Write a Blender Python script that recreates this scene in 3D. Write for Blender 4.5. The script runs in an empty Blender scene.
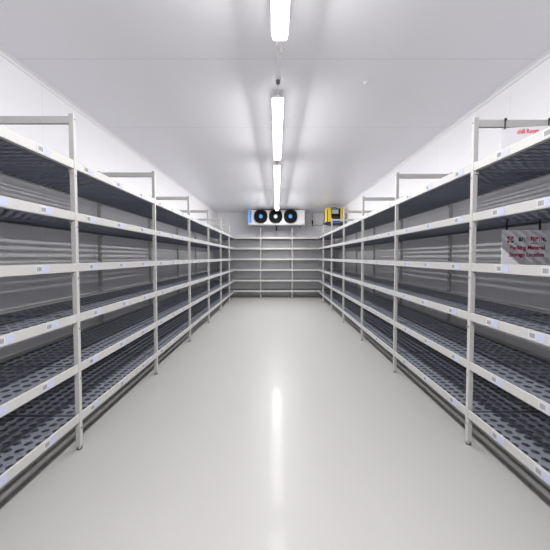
import bpy, math, random
from mathutils import Matrix, Vector
random.seed(7)
SC = bpy.context.scene
COL = SC.collection
R = math.radians

# ------------------------------------------------------------------ materials
def new_mat(name):
    m = bpy.data.materials.new(name); m.use_nodes = True
    return m, m.node_tree, m.node_tree.nodes['Principled BSDF']

def plain(name, rgb, rough=.5, metal=0., spec=.5, coat=0., coat_rough=.1, noise=0., nscale=40., bump=0.):
    m, nt, b = new_mat(name)
    b.inputs['Base Color'].default_value = (*rgb, 1)
    b.inputs['Roughness'].default_value = rough
    b.inputs['Metallic'].default_value = metal
    b.inputs['Specular IOR Level'].default_value = spec
    b.inputs['Coat Weight'].default_value = coat
    b.inputs['Coat Roughness'].default_value = coat_rough
    if noise or bump:
        tc = nt.nodes.new('ShaderNodeTexCoord')
        n = nt.nodes.new('ShaderNodeTexNoise'); n.inputs['Scale'].default_value = nscale
        n.inputs['Detail'].default_value = 4
        nt.links.new(tc.outputs['Object'], n.inputs['Vector'])
        if noise:
            mx = nt.nodes.new('ShaderNodeMix'); mx.data_type = 'RGBA'
            mx.inputs['A'].default_value = (*[c*(1-noise) for c in rgb], 1)
            mx.inputs['B'].default_value = (*[min(1, c*(1+noise)) for c in rgb], 1)
            nt.links.new(n.outputs['Fac'], mx.inputs['Factor'])
            nt.links.new(mx.outputs['Result'], b.inputs['Base Color'])
        if bump:
            bp = nt.nodes.new('ShaderNodeBump'); bp.inputs['Strength'].default_value = bump
            bp.inputs['Distance'].default_value = .002
            nt.links.new(n.outputs['Fac'], bp.inputs['Height'])
            nt.links.new(bp.outputs['Normal'], b.inputs['Normal'])
    return m

def panelled(name, rgb, axis, pitch, offset, seam=.86, width=.005, rough=.45):
    """painted sheet panels: a fine joint every `pitch` metres along one axis"""
    m, nt, b = new_mat(name)
    tc = nt.nodes.new('ShaderNodeTexCoord'); sp = nt.nodes.new('ShaderNodeSeparateXYZ')
    nt.links.new(tc.outputs['Object'], sp.inputs[0])
    def math_n(op, a, v):
        n = nt.nodes.new('ShaderNodeMath'); n.operation = op
        nt.links.new(a, n.inputs[0]); n.inputs[1].default_value = v
        return n.outputs[0]
    s = math_n('SUBTRACT', sp.outputs[axis], offset - pitch/2)
    s = math_n('FLOORED_MODULO', s, pitch)
    s = math_n('SUBTRACT', s, pitch/2)
    s = math_n('ABSOLUTE', s, 0)
    s = math_n('LESS_THAN', s, width/2)
    n = nt.nodes.new('ShaderNodeTexNoise'); n.inputs['Scale'].default_value = 1.3
    nt.links.new(tc.outputs['Object'], n.inputs['Vector'])
    base = nt.nodes.new('ShaderNodeMix'); base.data_type = 'RGBA'
    base.inputs['A'].default_value = (*[c*.98 for c in rgb], 1)
    base.inputs['B'].default_value = (*[c*1.02 for c in rgb], 1)
    nt.links.new(n.outputs['Fac'], base.inputs['Factor'])
    mx = nt.nodes.new('ShaderNodeMix'); mx.data_type = 'RGBA'
    nt.links.new(base.outputs['Result'], mx.inputs['A'])
    mx.inputs['B'].default_value = (*[c*seam for c in rgb], 1)
    nt.links.new(s, mx.inputs['Factor'])
    nt.links.new(mx.outputs['Result'], b.inputs['Base Color'])
    b.inputs['Roughness'].default_value = rough
    return m

def emit(name, rgb, strength):
    m, nt, b = new_mat(name)
    b.inputs['Base Color'].default_value = (.9, .9, .9, 1)
    b.inputs['Emission Color'].default_value = (*rgb, 1)
    b.inputs['Emission Strength'].default_value = strength
    m.cycles.emission_sampling = 'NONE'
    return m

LAMP = 4.0        # glow of the diffuser's body
SIDE = 200.0       # radiance of the light sent out through its slanted sides
M = dict(
    wall=panelled('white_wall_panel', (.76, .755, .77), 1, 1.09, 2.44),
    wall_near=plain('grey_entrance_wall', (.42, .42, .43), .5),
    wall_end=panelled('white_end_panel', (.84, .835, .85), 0, 1.1, .62),
    ceiling=panelled('grey_white_ceiling_panel', (.90, .895, .925), 1, 1.12, 2.17, seam=.86, width=.008, rough=.35),
    cove=plain('white_cove', (.78, .775, .79), .45),
    alu=plain('anodised_aluminium', (.45, .445, .435), .42, .0, .5, noise=.03, nscale=60),
    deck=plain('grey_blue_plastic', (.165, .175, .21), .42, noise=.05, nscale=25),
    dark=plain('dark_rubber', (.02, .02, .022), .6),
    steel=plain('bolt_steel', (.12, .12, .13), .35, .6),
    white=plain('white_plastic', (.82, .82, .82), .4),
    label=plain('label_paper', (.52, .52, .53), .5),
    ink=plain('barcode_ink', (.22, .22, .25), .6),
    lilac=plain('label_lilac', (.43, .455, .60), .5),
    lamp=emit('lamp_diffuser', (1.0, .985, .985), LAMP),
    housing=plain('lamp_housing', (.55, .55, .55), .5),
    cool=plain('cooler_casing', (.60, .61, .63), .35),
    black=plain('fan_black', (.004, .0035, .0035), .6, 0., .15),
    blade=plain('fan_blade_black', (.004, .004, .0045), .6, 0., .15),
    hub=plain('hub_blue', (.04, .24, .58), .35),
    hubglare=plain('hub_blue_glare', (.32, .39, .46), .35),  # blue hub of the middle fan, lamp glare painted into its colour
    bluestrip=plain('strip_blue', (.13, .38, .80), .4),
    navy=plain('strip_navy', (.02, .06, .28), .4),
    pale=plain('faint_print', (.60, .57, .70), .5),
    yellow=plain('case_yellow', (.72, .50, .01), .4),
    caseblack=plain('case_black', (.006, .005, .005), .5, 0., .2),
    caselabel=plain('case_label_grey', (.36, .39, .38), .4),
    tray=plain('tray_blue', (.006, .022, .10), .4),
    trayface=plain('tray_pale_blue', (.06, .13, .34), .4),
    sign=plain('sign_plastic', (.80, .79, .82), .35),
    red=plain('sign_red', (.42, .008, .06), .5),
    rose=plain('sign_rose', (.75, .05, .13), .5),
    orange=plain('sign_orange', (.75, .20, .05), .5),
    inkd=plain('sign_ink', (.05, .05, .08), .5),
    inkg=plain('sign_grey', (.38, .37, .42), .5),
    blue=plain('sign_blue', (.08, .13, .45), .5),
    green=plain('sign_green', (.25, .33, .12), .5),
    pipe=plain('pipe_grey', (.16, .16, .17), .5),
)

def floor_material():
    m, nt, b = new_mat('grey_epoxy_floor')
    tc = nt.nodes.new('ShaderNodeTexCoord')
    n = nt.nodes.new('ShaderNodeTexNoise'); n.inputs['Scale'].default_value = 1.6; n.inputs['Detail'].default_value = 5
    nt.links.new(tc.outputs['Object'], n.inputs['Vector'])
    mx = nt.nodes.new('ShaderNodeMix'); mx.data_type = 'RGBA'
    mx.inputs['A'].default_value = (.335, .33, .323, 1); mx.inputs['B'].default_value = (.335, .33, .322, 1)
    nt.links.new(n.outputs['Fac'], mx.inputs['Factor'])
    nt.links.new(mx.outputs['Result'], b.inputs['Base Color'])
    b.inputs['Roughness'].default_value = .36
    b.inputs['Specular IOR Level'].default_value = .10
    b.inputs['Coat Weight'].default_value = .045
    b.inputs['Coat Roughness'].default_value = .10
    f = nt.nodes.new('ShaderNodeTexNoise'); f.inputs['Scale'].default_value = 90; f.inputs['Detail'].default_value = 2
    nt.links.new(tc.outputs['Object'], f.inputs['Vector'])
    bp = nt.nodes.new('ShaderNodeBump'); bp.inputs['Strength'].default_value = .12; bp.inputs['Distance'].default_value = .001
    nt.links.new(f.outputs['Fac'], bp.inputs['Height'])
    nt.links.new(bp.outputs['Normal'], b.inputs['Normal']); nt.links.new(bp.outputs['Normal'], b.inputs['Coat Normal'])
    return m
M['floor'] = floor_material()

# ------------------------------------------------------------------ mesh building
class MB:
    def __init__(s): s.v = []; s.f = []; s.m = []; s.mats = []; s.smooth = []
    def slot(s, key):
        if key not in s.mats: s.mats.append(key)
        return s.mats.index(key)
    def add(s, verts, faces, key, smooth=False):
        b = len(s.v); k = s.slot(key)
        s.v += [tuple(p) for p in verts]
        for f in faces:
            s.f.append(tuple(i+b for i in f)); s.m.append(k); s.smooth.append(smooth)
        return s
    def box(s, x0, x1, y0, y1, z0, z1, key, bev=0.):
        """box with chamfered edges along all three axes when bev > 0"""
        if bev <= 0:
            v = [(x, y, z) for x in (x0, x1) for y in (y0, y1) for z in (z0, z1)]
            return s.add(v, [(0,1,3,2),(4,6,7,5),(0,4,5,1),(2,3,7,6),(0,2,6,4),(1,5,7,3)], key)
        X, Y, Z = (x0, x1), (y0, y1), (z0, z1)
        v = []; ix = {}
        for i in (0,1):
            for j in (0,1):
                for k in (0,1):
                    sx, sy, sz = (1,-1)[i]*bev, (1,-1)[j]*bev, (1,-1)[k]*bev
                    for a, p in enumerate(((X[i], Y[j]+sy, Z[k]+sz), (X[i]+sx, Y[j], Z[k]+sz), (X[i]+sx, Y[j]+sy, Z[k]))):
                        ix[i,j,k,a] = len(v); v.append(p)
        f = []
        for i in (0,1):
            q = [ix[i,0,0,0], ix[i,0,1,0], ix[i,1,1,0], ix[i,1,0,0]]; f.append(q if i == 0 else q[::-1])
            q = [ix[0,i,0,1], ix[1,i,0,1], ix[1,i,1,1], ix[0,i,1,1]]; f.append(q if i == 0 else q[::-1])
            q = [ix[0,0,i,2], ix[0,1,i,2], ix[1,1,i,2], ix[1,0,i,2]]; f.append(q if i == 0 else q[::-1])
        for j in (0,1):
            for k in (0,1):
                f.append([ix[0,j,k,1], ix[1,j,k,1], ix[1,j,k,2], ix[0,j,k,2]])
                f.append([ix[j,0,k,0], ix[j,1,k,0], ix[j,1,k,2], ix[j,0,k,2]])
                f.append([ix[j,k,0,0], ix[j,k,1,0], ix[j,k,1,1], ix[j,k,0,1]])
        for i in (0,1):
            for j in (0,1):
                for k in (0,1): f.append([ix[i,j,k,0], ix[i,j,k,1], ix[i,j,k,2]])
        return s.add(v, f, key)
    def prism(s, pts, a0, a1, axis, key, smooth=False):
        """outline pts (u,w) extruded along axis"""
        def P(u, w, a): return {'x': (a, u, w), 'y': (u, a, w), 'z': (u, w, a)}[axis]
        n = len(pts)
        v = [P(u, w, a0) for u, w in pts] + [P(u, w, a1) for u, w in pts]
        s.add(v, [(i, (i+1) % n, n+(i+1) % n, n+i) for i in range(n)], key, smooth)
        s.add(v, [tuple(range(n))[::-1], tuple(range(n, 2*n))], key)
        return s
    def cyl(s, c, r, a0, a1, axis, key, n=20):
        pts = [(c[0]+r*math.cos(2*math.pi*i/n), c[1]+r*math.sin(2*math.pi*i/n)) for i in range(n)]
        return s.prism(pts, a0, a1, axis, key, True)
    def tube(s, path, r, key, n=8):
        path = [Vector(p) for p in path]; rings = []; up = None
        for i, p in enumerate(path):
            t = (path[min(i+1, len(path)-1)] - path[max(i-1, 0)]).normalized()
            if up is None: up = Vector((0,0,1)) if abs(t.z) < .9 else Vector((1,0,0))
            a = t.cross(up).normalized(); up = a.cross(t).normalized()
            rings.append([p + r*(math.cos(2*math.pi*k/n)*a + math.sin(2*math.pi*k/n)*up) for k in range(n)])
        v = [q for rg in rings for q in rg]
        f = [(i*n+k, i*n+(k+1) % n, (i+1)*n+(k+1) % n, (i+1)*n+k) for i in range(len(path)-1) for k in range(n)]
        f += [tuple(range(n))[::-1], tuple((len(path)-1)*n+k for k in range(n))]
        return s.add(v, f, key, True)
    def ring(s, c, r0, r1, a0, a1, key, n=28, sq=0.):
        """annulus facing -y: centre (x,z), radii, from y=a0 to y=a1; sq squares the outline off"""
        def rr(r, t):
            return r if not sq else r*(1+sq*(1-abs(math.cos(2*t)))) if False else r*(1+sq*(math.cos(4*t+math.pi)+1)/2)
        v = []
        for a in (a0, a1):
            for r in (r0, r1):
                for i in range(n):
                    t = 2*math.pi*i/n; q = rr(r, t) if r == r1 else r
                    v.append((c[0]+q*math.cos(t), a, c[1]+q*math.sin(t)))
        f = []
        for i in range(n):
            j = (i+1) % n
            f += [(i, j, n+j, n+i), (2*n+i, 3*n+i, 3*n+j, 2*n+j), (i, 2*n+i, 2*n+j, j), (n+i, n+j, 3*n+j, 3*n+i)]
        return s.add(v, f, key)
    def mesh(s, name):
        me = bpy.data.meshes.new(name)
        me.from_pydata(s.v, [], s.f)
        for k in s.mats: me.materials.append(M[k])
        me.polygons.foreach_set('material_index', s.m)
        me.polygons.foreach_set('use_smooth', s.smooth)
        me.update()
        import bmesh
        bm = bmesh.new(); bm.from_mesh(me); bmesh.ops.recalc_face_normals(bm, faces=bm.faces); bm.to_mesh(me); bm.free()
        return me

def link(name, me, parent=None, loc=(0,0,0), rot=(0,0,0)):
    o = bpy.data.objects.new(name, me); COL.objects.link(o)
    o.location = loc; o.rotation_euler = rot
    if parent: o.parent = parent
    return o
def empty(name, loc=(0,0,0), rz=0.):
    o = link(name, None, None, loc, (0,0,rz)); o.empty_display_size = .1
    return o
def tag(o, label, cat, group=None):
    o['label'] = label; o['category'] = cat
    if group: o['group'] = group
    return o
def structure(name, mb):
    o = link(name, mb.mesh(name)); o['kind'] = 'structure'
    return o
def copy_tree(o, parent=None):
    c = o.copy(); COL.objects.link(c)
    if parent: c.parent = parent
    for ch in list(o.children): copy_tree(ch, c)
    return c

# ------------------------------------------------------------------ room
XW, YF, YB, ZC = 1.81, -2.4, 9.52, 2.535
structure('floor', MB().box(-XW-.1, XW+.1, YF-.1, YB+.1, -.1, 0, 'floor'))
structure('ceiling', MB().box(-XW-.1, XW+.1, YF-.1, YB+.1, ZC, ZC+.1, 'ceiling'))
structure('wall_left', MB().box(-XW-.1, -XW, YF-.1, YB+.1, 0, ZC, 'wall'))
structure('wall_right', MB().box(XW, XW+.1, YF-.1, YB+.1, 0, ZC, 'wall'))
structure('wall_back', MB().box(-XW, XW, YB, YB+.1, 0, ZC, 'wall_end'))
structure('wall_front', MB().box(-XW, XW, YF-.1, YF, 0, ZC, 'wall_near'))
def cove_profile(side):
    r = .03
    arc = [(r-r*math.sin(t*math.pi/12), r-r*math.cos(t*math.pi/12)) for t in range(7)]
    # concave quarter fillet: u from wall, w from ceiling
    pts = [(0, 0)] + [(r - r*math.sin(a*math.pi/12), r - r*math.cos(a*math.pi/12)) for a in range(7)]
    return [(side*(XW-u), ZC-w) for u, w in pts]
structure('trim_1', MB().prism(cove_profile(-1), YF, YB, 'y', 'cove', True))
structure('trim_2', MB().prism(cove_profile(1), YF, YB, 'y', 'cove', True))

# ------------------------------------------------------------------ shelving
# local frame of a bay: x along the run (to the right when one faces it), y into the depth, z up
XA = 1.20                       # half the aisle
LONG, SHORT, STUB = 1.221, .903, .869
DEPTH = .57
LEVELS = [.175 + .306*k for k in range(6)]

def deck_mesh(x0, cols, pitch, first, last):
    mb = MB(); R0, n = .0198, 16
    rows, py, yc0 = 9, .06, .0362
    yA, yB = .0107, .5453
    zt, zb = .031, .0285
    xs0 = x0 + (.0006 if not first else 0)
    xs1 = x0 + cols*pitch - (.0006 if not last else 0)
    for i in range(cols):
        for j in range(rows):
            cx, cy = x0+(i+.5)*pitch, yc0+j*py
            lo_x, hi_x = max(cx-pitch/2, xs0), min(cx+pitch/2, xs1)
            lo_y = yA if j == 0 else cy-py/2
            hi_y = yB if j == rows-1 else cy+py/2
            inn, out = [], []
            for k in range(n):
                t = 2*math.pi*k/n; c, s_ = math.cos(t), math.sin(t)
                inn.append((cx+R0*c, cy+R0*s_))
                q = max(abs(c), abs(s_))
                ux, uy = c/q, s_/q
                out.append((cx + (ux*(hi_x-cx) if ux > 0 else -ux*(lo_x-cx)), cy + (uy*(hi_y-cy) if uy > 0 else -uy*(lo_y-cy))))
            v = [(*p, zt) for p in inn] + [(*p, zt) for p in out] + [(*p, zb) for p in inn] + [(*p, zb) for p in out]
            f = []
            for k in range(n):
                l = (k+1) % n
                f += [(k, n+k, n+l, l), (2*n+k, 2*n+l, 3*n+l, 3*n+k), (k, l, 2*n+l, 2*n+k)]
            b = len(mb.v); kk = mb.slot('deck')
            mb.v += v
            for q in f: mb.f.append(tuple(a+b for a in q)); mb.m.append(kk); mb.smooth.append(False)
    # stiffening ribs across the depth under every line of holes, and the rims
    for i in range(cols+1):
        a = min(max(x0+i*pitch-.0015, xs0), xs1-.003)
        mb.box(a, a+.003, yA+.003, yB-.003, .010, zb, 'deck')
    mb.box(xs0+.003, xs1-.003, yA, yA+.003, .004, zb, 'deck')
    mb.box(xs0+.003, xs1-.003, yB-.003, yB, .004, zb, 'deck')
    me = bpy.data.meshes.new('deck_panel')
    me.from_pydata(mb.v, [], mb.f); me.materials.append(M['deck']); me.update()
    return me

def shelf_mesh(L):
    mb = MB(); a, b = .0128, L-.0128
    mb.box(a, b, 0, .010, 0, .050, 'alu', .0012)          # front rail
    mb.box(a, b, .010, .024, 0, .0035, 'alu')             # its lip that carries the panels
    mb.box(a, b, .546, .556, 0, .050, 'alu', .0012)       # rear rail
    mb.box(a, b, .532, .546, 0, .0035, 'alu')
    for x in (a, b-.0006):                                # thin end plates tie the rails together
        mb.box(x, x+.0006, .008, .550, .002, .020, 'deck')
    for x in (a, b-.006):                                 # hook plates against the posts
        mb.box(x, x+.006, .010, .030, -.020, -.0002, 'alu')
        mb.box(x, x+.006, .536, .552, -.020, -.0002, 'alu')
    return mb.mesh('shelf')

POST_H = 2.028
def post_mesh():
    mb = MB()
    mb.box(-.0125, .0125, -.002, .028, .022, POST_H, 'alu', .002)
    return mb.mesh('post')
def foot_mesh():
    mb = MB()
    mb.cyl((0, .013), .009, .006, .022, 'z', 'alu', 12)
    mb.cyl((0, .013), .016, 0, .006, 'z', 'steel', 16)
    return mb.mesh('foot')
def bolt_mesh():
    return MB().cyl((0, 0), .0042, -.0042, -.002, 'y', 'steel', 10).mesh('bolt')
def topbar_mesh():
    return MB().box(-.010, .010, .028, .542, 1.970, 2.014, 'alu', .002).mesh('top_bar')
def rear_hole_strip():
    mb = MB()
    for k in range(30):
        z = .10 + k*.0608
        mb.box(-.004, .004, -.0032, -.002, z, z+.016, 'steel')
    return mb.mesh('slot_row')
def label_mesh():
    mb = MB()
    mb.box(-.047, 0, -.0012, -.0002, .006, .045, 'label')
    mb.box(.0002, .047, -.0012, -.0002, .006, .045, 'lilac')
    x = -.038
    for w in (.005, .003, .006, .003, .004):
        mb.box(x, x+w, -.0018, -.0012, .015, .037, 'ink'); x += w+.0022
    return mb.mesh('shelf_label')

ME = dict(post=post_mesh(), foot=foot_mesh(), bolt=bolt_mesh(), bar=topbar_mesh(), label=label_mesh(), slots=rear_hole_strip())
SHELF = {L: shelf_mesh(L) for L in (LONG, SHORT, STUB)}
DECK = {}
for L, cols in ((LONG, (6, 8, 6)), (SHORT, (5, 5, 5)), (STUB, (5, 5, 4))):
    p = (L-.027)/sum(cols); x = .0135; DECK[L] = []
    for i, c in enumerate(cols):
        DECK[L].append(deck_mesh(x, c, p, i == 0, i == len(cols)-1)); x += c*p

def bay(loc, rz, L, frames, label, group, labels_at=(), jitter=None):
    """frames: which ends carry an upright frame of their own"""
    t = empty('shelving_unit', loc, rz)
    tag(t, label, 'shelving', group)
    for e in frames:
        x = 0 if e == 'left' else L
        for y, rot in ((0, 0), (.545, 0)):
            p = link('post', ME['post'], t, (x, y, 0))
            link('foot', ME['foot'], p)
            if y == 0:
                for k in range(6):
                    link('bolt', ME['bolt'], p, (0, 0, .135 + .306*k))
                link('bolt', ME['bolt'], p, (0, 0, 1.996))
            else:
                link('slot_row', ME['slots'], p)
        link('top_bar', ME['bar'], t, (x, 0, 0))
    for k, z in enumerate(LEVELS):
        s = link('shelf', SHELF[L], t, (0, 0, z))
        for d in DECK[L]: link('deck_panel', d, s)
        for i, xl in enumerate(labels_at):
            j = jitter[k] if jitter else 0
            link('shelf_label', ME['label'], s, (xl + j + random.uniform(-.012, .012), 0, 0))
    return t

Y0L, Y0R = 1.870, 1.920        # first upright frame seen on the left / right
names = ['nearest, cut by the picture edge', 'second from the camera', 'third from the camera', 'fourth from the camera', 'fifth from the camera', 'sixth from the camera']
JL = [-.02, -.02, .03, -.03, .01, -.02]
JR = [-.02, -.02, -.03, -.01, .02, .0]
for k in range(6):
    ya = Y0L + (k-1)*LONG
    at = (.355, .68, .98) if k == 0 else (.14, .53, .92)
    jl = [a for a in JL] if k == 0 else [.0, .0, .05, .02, .0, .0]
    bay((-XA, ya, 0), R(90), LONG, ('left', 'right') if k == 0 else ('right',),
        'empty grey six-level shelving bay along the left wall, ' + names[k], 'shelving bays along the left wall', at, jl)
    ye = Y0R + k*LONG
    at = tuple(LONG - a for a in at)
    bay((XA, ye, 0), R(-90), LONG, ('left', 'right') if k == 0 else ('left',),
        'empty grey six-level shelving bay along the right wall, ' + names[k] + '', 'shelving bays along the right wall', at, [-j for j in jl])
YBK = 8.895
ysh = Y0L + 5*LONG
bay((-XA, YBK-SHORT, 0), R(90), SHORT, (), 'short grey corner shelving bay at the far end of the left run', 'shelving bays along the left wall', (.14, .5))
bay((XA, YBK-.0005, 0), R(-90), STUB, (), 'short grey corner shelving bay at far right below the yellow case', 'shelving bays along the right wall', (.4, .76))
H = SHORT/2
bay((-H, YBK, 0), 0, SHORT, ('left', 'right'), 'middle shelving bay on the far wall, below the three-fan cooler', 'shelving bays on the far wall')
bay((-H-LONG, YBK, 0), 0, LONG, ('left',), 'left shelving bay on the far wall, running into the left corner', 'shelving bays on the far wall')
bay((H, YBK, 0), 0, LONG, ('right',), 'right shelving bay on the far wall, running into the right corner', 'shelving bays on the far wall')

# ------------------------------------------------------------------ strip lights
def lamp(y0, y1, x, label, gain=1.):
    t = empty('strip_light', (x, y0, ZC)); tag(t, label, 'light', 'ceiling strip lights')
    L = y1-y0; w = .048
    prof = [(-w*.94, -.070), (-w, -.077), (-w*.985, -.082), (-w*.82, -.116), (-w*.74, -.121), (0, -.122),
            (w*.74, -.121), (w*.82, -.116), (w*.985, -.082), (w, -.077), (w*.94, -.070)]
    d = MB().prism(prof, .008, L-.008, 'y', 'lamp', True)
    link('diffuser', d.mesh('diffuser'), t)
    for sx, lz, hgt, rad in ((-1, -.100, .032, SIDE), (1, -.100, .032, SIDE)):
        li = bpy.data.lights.new('lamp_light', 'AREA'); li.shape = 'RECTANGLE'
        li.size = hgt; li.size_y = L-.018; li.energy = rad*gain*math.pi*li.size*li.size_y; li.color = (1, .99, .985)
        lo = bpy.data.objects.new('lamp_light', li); COL.objects.link(lo); lo.parent = t
        lo.location = (sx*(w+.0015), L/2, lz); lo.rotation_euler = (0, -sx*R(27), 0)
    h = MB().prism([(-w*.94, -.070), (w*.94, -.070), (w*.60, -.052), (-w*.60, -.052)], .0195, L-.0195, 'y', 'housing')
    link('housing', h.mesh('housing'), t)
    ep = [(-w*.98, -.074), (w*.98, -.074), (w*.62, -.050), (-w*.62, -.050)]
    for a in (.010, L-.0195):
        link('end_cap', MB().prism(ep, a, a+.0095, 'y', 'white').mesh('end_cap'), t)
    for a in (.25, L-.27):
        b = MB().box(-.010, .010, a+.008, a+.022, -.052, -.002, 'housing').box(-.035, .035, a, a+.03, -.002, 0, 'housing')
        link('bracket', b.mesh('bracket'), t)
    return t
LX = .012
lamp(-1.45, .05, LX, 'ceiling strip light behind the camera, out of the picture', 1.35)
lamp(.23, 1.82, .020, 'lit ceiling strip light nearest the camera, cut by the top picture edge')
lamp(2.54, 4.00, LX, 'second lit ceiling strip light from the camera, starting by a dark cable outlet')
lamp(4.38, 6.20, LX, 'third lit ceiling strip light from the camera', 1.0)
lamp(6.45, 8.30, LX, 'farthest lit ceiling strip light, ending before the fan cooler', 1.4)

def smooth_path(pts, n=6):
    P = [Vector(p) for p in pts]; out = []
    for i in range(len(P)-1):
        a, b, c, d = P[max(i-1,0)], P[i], P[i+1], P[min(i+2, len(P)-1)]
        for k in range(n):
            t = k/n
            out.append(.5*((2*b) + (c-a)*t + (2*a-5*b+4*c-d)*t*t + (3*b-a-3*c+d)*t**3))
    return out + [P[-1]]

def outlet(x, y, dark, label):
    t = empty('cable_outlet', (x, y, ZC)); tag(t, label, 'cable outlet')
    link('base', MB().cyl((0,0), .024, -.012, 0, 'z', 'white', 20).mesh('base'), t)
    g = MB().cyl((0,0), .016, -.034, -.012, 'z', dark, 8).cyl((0,0), .011, -.042, -.034, 'z', dark, 12)
    link('gland', g.mesh('gland'), t)
    return t
outlet(.028, 2.05, 'white', 'small white round cable outlet on ceiling beyond nearest strip light')
outlet(.012, 2.405, 'pipe', 'small dark cable outlet on ceiling just before second strip light')
def cable(pts, r, key, label):
    o = link('power_cable', MB().tube(smooth_path(pts), r, key).mesh('power_cable'))
    return tag(o, label, 'cable')
cable([(.010, 1.810, 2.445), (.004, 1.85, 2.435), (-.006, 1.90, 2.42), (-.002, 2.00, 2.42), (.014, 2.08, 2.43), (.026, 2.07, 2.46), (.028, 2.05, 2.4935)], .004, 'white', 'white looped cable from the end of the nearest strip light')
cable([(.012, 2.405, 2.4935), (.012, 2.407, 2.465), (.012, 2.45, 2.447), (.012, 2.550, 2.447)], .005, 'white', 'short white cable into the near end of the second strip light')
for (ya, yb, lb) in ((4.00, 4.38, 'short cable linking second and third strip lights'), (6.20, 6.45, 'short cable linking third and farthest strip lights')):
    cable([(LX, ya-.012, 2.447), (LX, (2*ya+yb)/3, 2.43), (LX, (ya+2*yb)/3, 2.43), (LX, yb+.012, 2.447)], .005, 'housing', lb)

t = empty('ceiling_sensor', (.695, 2.45, ZC)); tag(t, 'small white round sensor on the ceiling, right of the strip lights', 'sensor')
link('base', MB().cyl((0,0), .020, -.006, 0, 'z', 'white', 24).mesh('base'), t)
mb = MB(); prof = [(.016, -.006), (.015, -.011), (.010, -.015), (.004, -.016)]
nn = 16
v = [(r*math.cos(2*math.pi*i/nn), r*math.sin(2*math.pi*i/nn), z) for r, z in prof for i in range(nn)]
f = [(a*nn+i, a*nn+(i+1) % nn, (a+1)*nn+(i+1) % nn, (a+1)*nn+i) for a in range(len(prof)-1) for i in range(nn)] + [tuple((len(prof)-1)*nn+i for i in range(nn))]
link('sensor_head', mb.add(v, f, 'white', True).mesh('sensor_head'), t)

# ------------------------------------------------------------------ air cooler under the ceiling
CY = 8.75
ev = empty('air_cooler', (0, CY, ZC)); tag(ev, 'white ceiling air cooler with three black fans above the far shelves', 'air cooler')
x0, x1, z0, z1 = -.80, .80, -.45, -.03
body = MB()
body.box(x0, x1, 0, .50, z0+.03, z1, 'cool', .006)
link('casing', body.mesh('casing'), ev)
tr = MB().prism([(0.0, z0+.03), (.50, z0+.03), (.46, z0-.01), (.02, z0)], x0, x1, 'x', 'cool')
link('drip_tray', tr.mesh('drip_tray'), ev)
for i, hx in enumerate((-.7, .7)):
    for hy in (.08, .42):
        link('hanger', MB().box(hx-.02, hx+.02, hy-.02, hy+.02, z1, 0, 'housing').mesh('hanger'), ev)
for i, fx in enumerate((-.435, -.022, .393)):
    fz = -.212
    fan = MB()
    fan.ring((fx, fz), .172, .186, -.045, 0, 'black', 36, .06)
    fan.cyl((fx, fz), .172, -.004, -.0005, 'y', 'black', 36)
    fan.cyl((fx, fz), .055, -.030, -.004, 'y', 'black', 24)
    fo = link('fan', fan.mesh('fan'), ev)
    bl = MB()
    for k in range(7):
        a = 2*math.pi*k/7; v = []
        for r, da, w in ((.052, 0, .30), (.11, .12, .30), (.166, .26, .34)):
            for sgn in (-1, 1):
                t_ = a+da+sgn*w
                for th in (0, .003):
                    v.append((fx+r*math.cos(t_), -.018+sgn*.008+th, fz+r*math.sin(t_)))
        q = []
        for g in (0, 4):
            q += [(g, g+2, g+6, g+4), (g+1, g+5, g+7, g+3), (g, g+4, g+5, g+1), (g+2, g+3, g+7, g+6)]
        q += [(0, 1, 3, 2), (8, 10, 11, 9)]
        bl.add(v, q, 'blade')
    link('blades', bl.mesh('blades'), fo)
    link('hub', MB().cyl((fx, fz), .055, -.040, -.030, 'y', 'hub' if i != 1 else 'hubglare', 28).mesh('hub'), fo)
    gr = MB()
    for r in (.082, .100, .118, .136, .154, .170):
        gr.ring((fx, fz), r-.0015, r+.0015, -.047, -.044, 'black', 32)
    for k in range(4):
        a = math.pi/4 + k*math.pi/2
        gr.tube([(fx+.06*math.cos(a), -.0475, fz+.06*math.sin(a)), (fx+.176*math.cos(a), -.0475, fz+.176*math.sin(a))], .003, 'black', 6)
    link('grille', gr.mesh('grille'), fo)
# blue strip with its upright (unreadable) dark lettering
st = link('brand_strip', MB().box(x0+.004, x0+.105, -.002, 0, z0+.05, z1-.01, 'bluestrip').mesh('brand_strip'), ev)
lt = MB(); z = z0+.075
for hgt, kind in ((.045, 0), (.040, 1), (.045, 2), (.040, 1), (.045, 0), (.040, 2)):
    xa, xb = x0+.058, x0+.098
    lt.box(xa, xb, -.004, -.002, z, z+.010, 'navy')
    if kind != 1: lt.box(xa, xb, -.004, -.002, z+hgt-.012, z+hgt-.002, 'navy')
    if kind != 2: lt.box(xb-.010, xb, -.004, -.002, z, z+hgt-.004, 'navy')
    lt.box(xa, xa+.010, -.004, -.002, z, z+hgt-.006, 'navy')
    z += hgt+.010
link('lettering', lt.mesh('lettering'), st)
pr = MB()
for k, (w, zz) in enumerate(((.09, -.19), (.12, -.27), (.10, -.285), (.08, -.30))):
    pr.box(.66, .66+w, -.002, 0, zz, zz+.010, 'pale')
link('print', pr.mesh('print'), ev)
dr = MB().cyl((0.0, .10), .022, z0-.16, z0-.005, 'z', 'black', 16).cyl((0.0, .10), .032, z0-.05, z0-.005, 'z', 'dark', 16)
link('drain_pipe', dr.mesh('drain_pipe'), ev)
link('sensor_bulb', MB().cyl((.68, .10), .010, z0-.09, z0-.004, 'z', 'pipe', 10).mesh('sensor_bulb'), ev)

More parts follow.
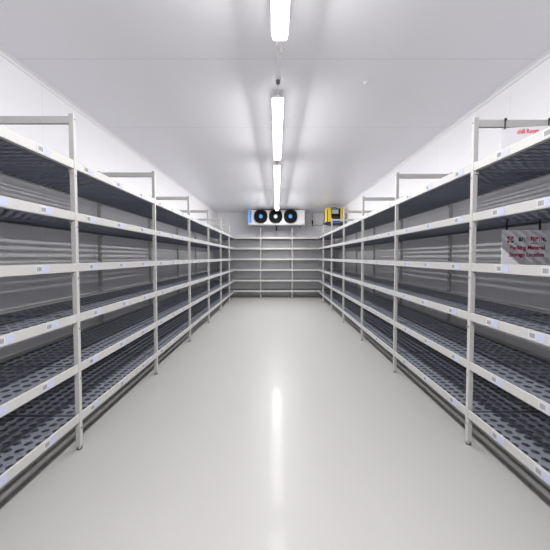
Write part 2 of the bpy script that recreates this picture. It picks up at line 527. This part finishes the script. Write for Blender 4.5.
# pipe and cable on the far wall
tag(link('conduit', MB().tube([(1.10, YB-.014, ZC), (1.10, YB-.014, 2.31)], .009, 'housing').mesh('conduit')), 'thin grey conduit down the far wall, right of the cooler', 'conduit')
t = empty('valve', (1.10, YB, 2.24)); tag(t, 'small dark valve on the far wall, right of the cooler', 'valve')
link('body', MB().cyl((0, -.025), .022, -.05, .05, 'z', 'dark', 14).cyl((0, -.025), .012, .05, .0695, 'z', 'pipe', 12).cyl((0, -.025), .013, -.085, -.05, 'z', 'pipe', 12).mesh('body'), t)
link('wall_plate', MB().box(-.02, .02, -.006, 0, -.03, .03, 'pipe').mesh('wall_plate'), t)
cable([(1.10, YB-.025, 2.150), (1.09, YB-.02, 2.12), (1.13, YB-.015, 2.14), (1.23, YB-.012, 2.165), (1.33, YB-.012, 2.135), (1.42, YB-.012, 2.18), (1.46, YB-.012, 2.34), (1.46, YB-.012, ZC)], .008, 'pipe', 'dark cable sagging across the far wall, left of the yellow case')

# ------------------------------------------------------------------ yellow machine case on its tray
FY = Y0R + 5*LONG
ty = empty('tray', (1.482, FY, 2.014)); tag(ty, 'shallow blue tray on the top bar of the far right shelving', 'tray')
tb = MB().box(-.235, .235, -.24, .24, 0, .012, 'tray', .003)
for a in (-1, 1):
    tb.box(min(a*.235, a*.222), max(a*.235, a*.222), -.24, .24, .012, .055, 'tray')
    tb.box(-.222, .222, min(a*.24, a*.227), max(a*.24, a*.227), .012, .055, 'tray')
link('basin', tb.mesh('basin'), ty)
link('front_plate', MB().box(-.11, .12, -.243, -.240, .018, .048, 'trayface').mesh('front_plate'), ty)
cs = empty('machine_case', (1.482, FY, 2.0262)); tag(cs, 'yellow and black machine case standing in the blue tray near the ceiling', 'machine case')
w, dp, hh = .215, .13, .405
link('body', MB().box(-w+.02, w-.02, -dp+.02, dp-.02, 0, hh-.015, 'caseblack', .008).mesh('body'), cs)
for sx in (-1, 1):
    for sy in (-1, 1):
        a, b = (w-.085, w-.012) if sx > 0 else (-w+.040, -w+.125)
        if sx > 0: a, b = w-.070, w-.030
        y0_, y1_ = (-dp, -dp+.05) if sy < 0 else (dp-.05, dp)
        link('corner_post', MB().box(a, b, y0_, y1_, 0, hh, 'yellow', .005).mesh('corner_post'), cs)
    a = sx*(w-.001)
    link('side_panel', MB().box(min(a, a-sx*.019), max(a, a-sx*.019), -dp+.03, dp-.03, .0, hh-.005, 'yellow', .003).mesh('side_panel'), cs)
link('display', MB().box(-.075, .095, -dp+.008, -dp+.020, .255, .365, 'caselabel', .004).mesh('display'), cs)
vg = MB()
for k in range(5): vg.box(-.08, .10, -dp+.014, -dp+.020, .05+k*.032, .064+k*.032, 'dark')
link('vent_louvre', vg.mesh('vent_louvre'), cs)
link('top_handle', MB().tube(smooth_path([(-.06, 0, hh-.016), (-.055, 0, hh+.02), (.055, 0, hh+.02), (.06, 0, hh-.016)]), .008, 'caseblack').mesh('top_handle'), cs)

# ------------------------------------------------------------------ hanging signs
def text_mesh(txt, size, key, ext=.0006, width=None):
    cu = bpy.data.curves.new('lettering', 'FONT'); cu.body = txt; cu.size = size; cu.extrude = ext; cu.offset = size*.022
    cu.align_x = 'CENTER'; cu.align_y = 'CENTER'; cu.resolution_u = 3
    o = bpy.data.objects.new('lettering', cu); COL.objects.link(o)
    dg = bpy.context.evaluated_depsgraph_get()
    me = bpy.data.meshes.new_from_object(o.evaluated_get(dg))
    bpy.data.objects.remove(o)
    me.transform(Matrix.Rotation(R(90), 4, 'X'))
    if width:
        xs = [v.co.x for v in me.vertices]; s = width/(max(xs)-min(xs))
        me.transform(Matrix.Diagonal((s, 1, 1, 1)))
    me.materials.clear(); me.materials.append(M[key])
    return me
def tie(x, zb, zt, w=.0085):
    """black cable tie: a narrow closed loop over the bar and through the sheet"""
    mb = MB(); t = .0015
    return mb, x, zb, zt
SW, SH = .300, .212
def sign(loc, rz, label):
    t = empty('sign', loc, rz); tag(t, label, 'sign')
    link('panel', MB().box(-SW/2, SW/2, 0, .003, -SH, 0, 'sign', .0006).mesh('panel'), t)
    return t
YR = Y0R
s1 = sign((1.520, YR-.022, 1.966), R(-8), 'white hanging sign reading chill Room in red, above the top right shelf')
link('lettering', text_mesh('chill Room', .036, 'rose', width=.118), s1, (-.002, -.0008, -.027))
link('dot', MB().box(-.004, .004, -.0012, 0, -.072, -.064, 'inkd').mesh('dot'), s1)
s2 = sign((1.526, YR-.022, 1.345), R(0), 'white hanging sign reading Packing Material Storage Location, under right shelf')
link('lettering', text_mesh('Packing Material', .036, 'red', width=.212), s2, (.008, -.0008, -.107))
link('lettering', text_mesh('Storage Location', .036, 'red', width=.212), s2, (.004, -.0008, -.150))
lg = MB()
def q(x, z, w, h, key): lg.box(x-w/2, x+w/2, -.0012, 0, z-h/2, z+h/2, key)
lx, lz = -.098, -.058
for a in (-1, 1):
    for b in (-1, 1): q(lx+a*.013, lz+b*.013, .012, .012, 'red' if a*b > 0 else 'inkd')
for a, b in ((-1,0), (1,0), (0,-1), (0,1)): q(lx+a*.0125, lz+b*.0125, .011, .011, 'label')
q(lx, lz, .012, .012, 'orange')
link('emblem', lg.mesh('emblem'), s2)
lg = MB()
q(-.040, -.056, .012, .026, 'inkd'); q(-.029, -.062, .010, .008, 'inkd'); q(-.024, -.054, .004, .024, 'inkd')
q(-.010, -.056, .004, .030, 'inkg'); q(.002, -.056, .004, .030, 'inkg'); q(.010, -.056, .003, .026, 'inkg')
q(.032, -.052, .010, .026, 'rose'); q(.046, -.056, .006, .030, 'inkd'); q(.058, -.054, .008, .028, 'orange'); q(.067, -.048, .010, .014, 'red')
q(.080, -.056, .005, .030, 'inkg'); q(.092, -.056, .005, .028, 'rose'); q(.106, -.056, .012, .022, 'blue'); q(.114, -.066, .012, .008, 'blue')
q(.050, -.080, .040, .004, 'inkd'); q(.106, -.078, .020, .004, 'green')
link('mark_row', lg.mesh('mark_row'), s2)
def strap(name, cx, cy, z0_, z1_, dep, label):
    mb = MB(); w, th = .007, .0016; y0_, y1_ = cy-dep/2, cy+dep/2
    mb.box(cx-w/2, cx+w/2, y0_-th, y0_, z0_, z1_, 'dark'); mb.box(cx-w/2, cx+w/2, y1_, y1_+th, z0_, z1_, 'dark')
    mb.box(cx-w/2, cx+w/2, y0_-th, y1_+th, z1_, z1_+th, 'dark'); mb.box(cx-w/2, cx+w/2, y0_-th, y1_+th, z0_-th, z0_, 'dark')
    mb.box(cx-.006, cx+.006, y0_-th-.006, y0_-th, z1_-.008, z1_+.006, 'dark')
    o = link('cable_tie', mb.mesh('cable_tie'))
    tag(o, label, 'cable tie', 'cable ties holding the signs')
strap('cable_tie', 1.387, YR, 1.960, 2.0145, .0215, 'left black cable tie round the top bar holding the chill Room sign')
strap('cable_tie', 1.652, YR, 1.960, 2.0145, .0215, 'right black cable tie round the top bar holding the chill Room sign')
for xx, lb in ((1.410, 'left black cable tie holding the Packing Material sign below a shelf'), (1.612, 'right black cable tie holding the Packing Material sign below a shelf')):
    strap('cable_tie', xx, YR-.0155, 1.337, 1.4215, .006, lb)

# ------------------------------------------------------------------ camera, world, colour
cam = bpy.data.cameras.new('camera'); co = bpy.data.objects.new('camera', cam); COL.objects.link(co)
FPX = 310.0; PITCH = 2.0
cam.sensor_width = 36; cam.lens = FPX/550*36; cam.clip_start = .02
cam.shift_x = -1.4/550; cam.shift_y = -7.0/550
co.location = (0, 0, 1.180); co.rotation_euler = (R(90-PITCH), 0, 0)
SC.camera = co
w = bpy.data.worlds.new('world'); SC.world = w; w.use_nodes = True
w.node_tree.nodes['Background'].inputs[0].default_value = (.02, .02, .02, 1)
vs = SC.view_settings
vs.view_transform = 'Standard'; vs.look = 'None'; vs.exposure = 0.12; vs.gamma = 1.0
SC.cycles.max_bounces = 12; SC.cycles.diffuse_bounces = 8
SC.cycles.use_denoising = True; SC.cycles.use_light_tree = True; SC.cycles.use_adaptive_sampling = False
SC.cycles.sample_clamp_indirect = 4; SC.cycles.caustics_reflective = False; SC.cycles.caustics_refractive = False
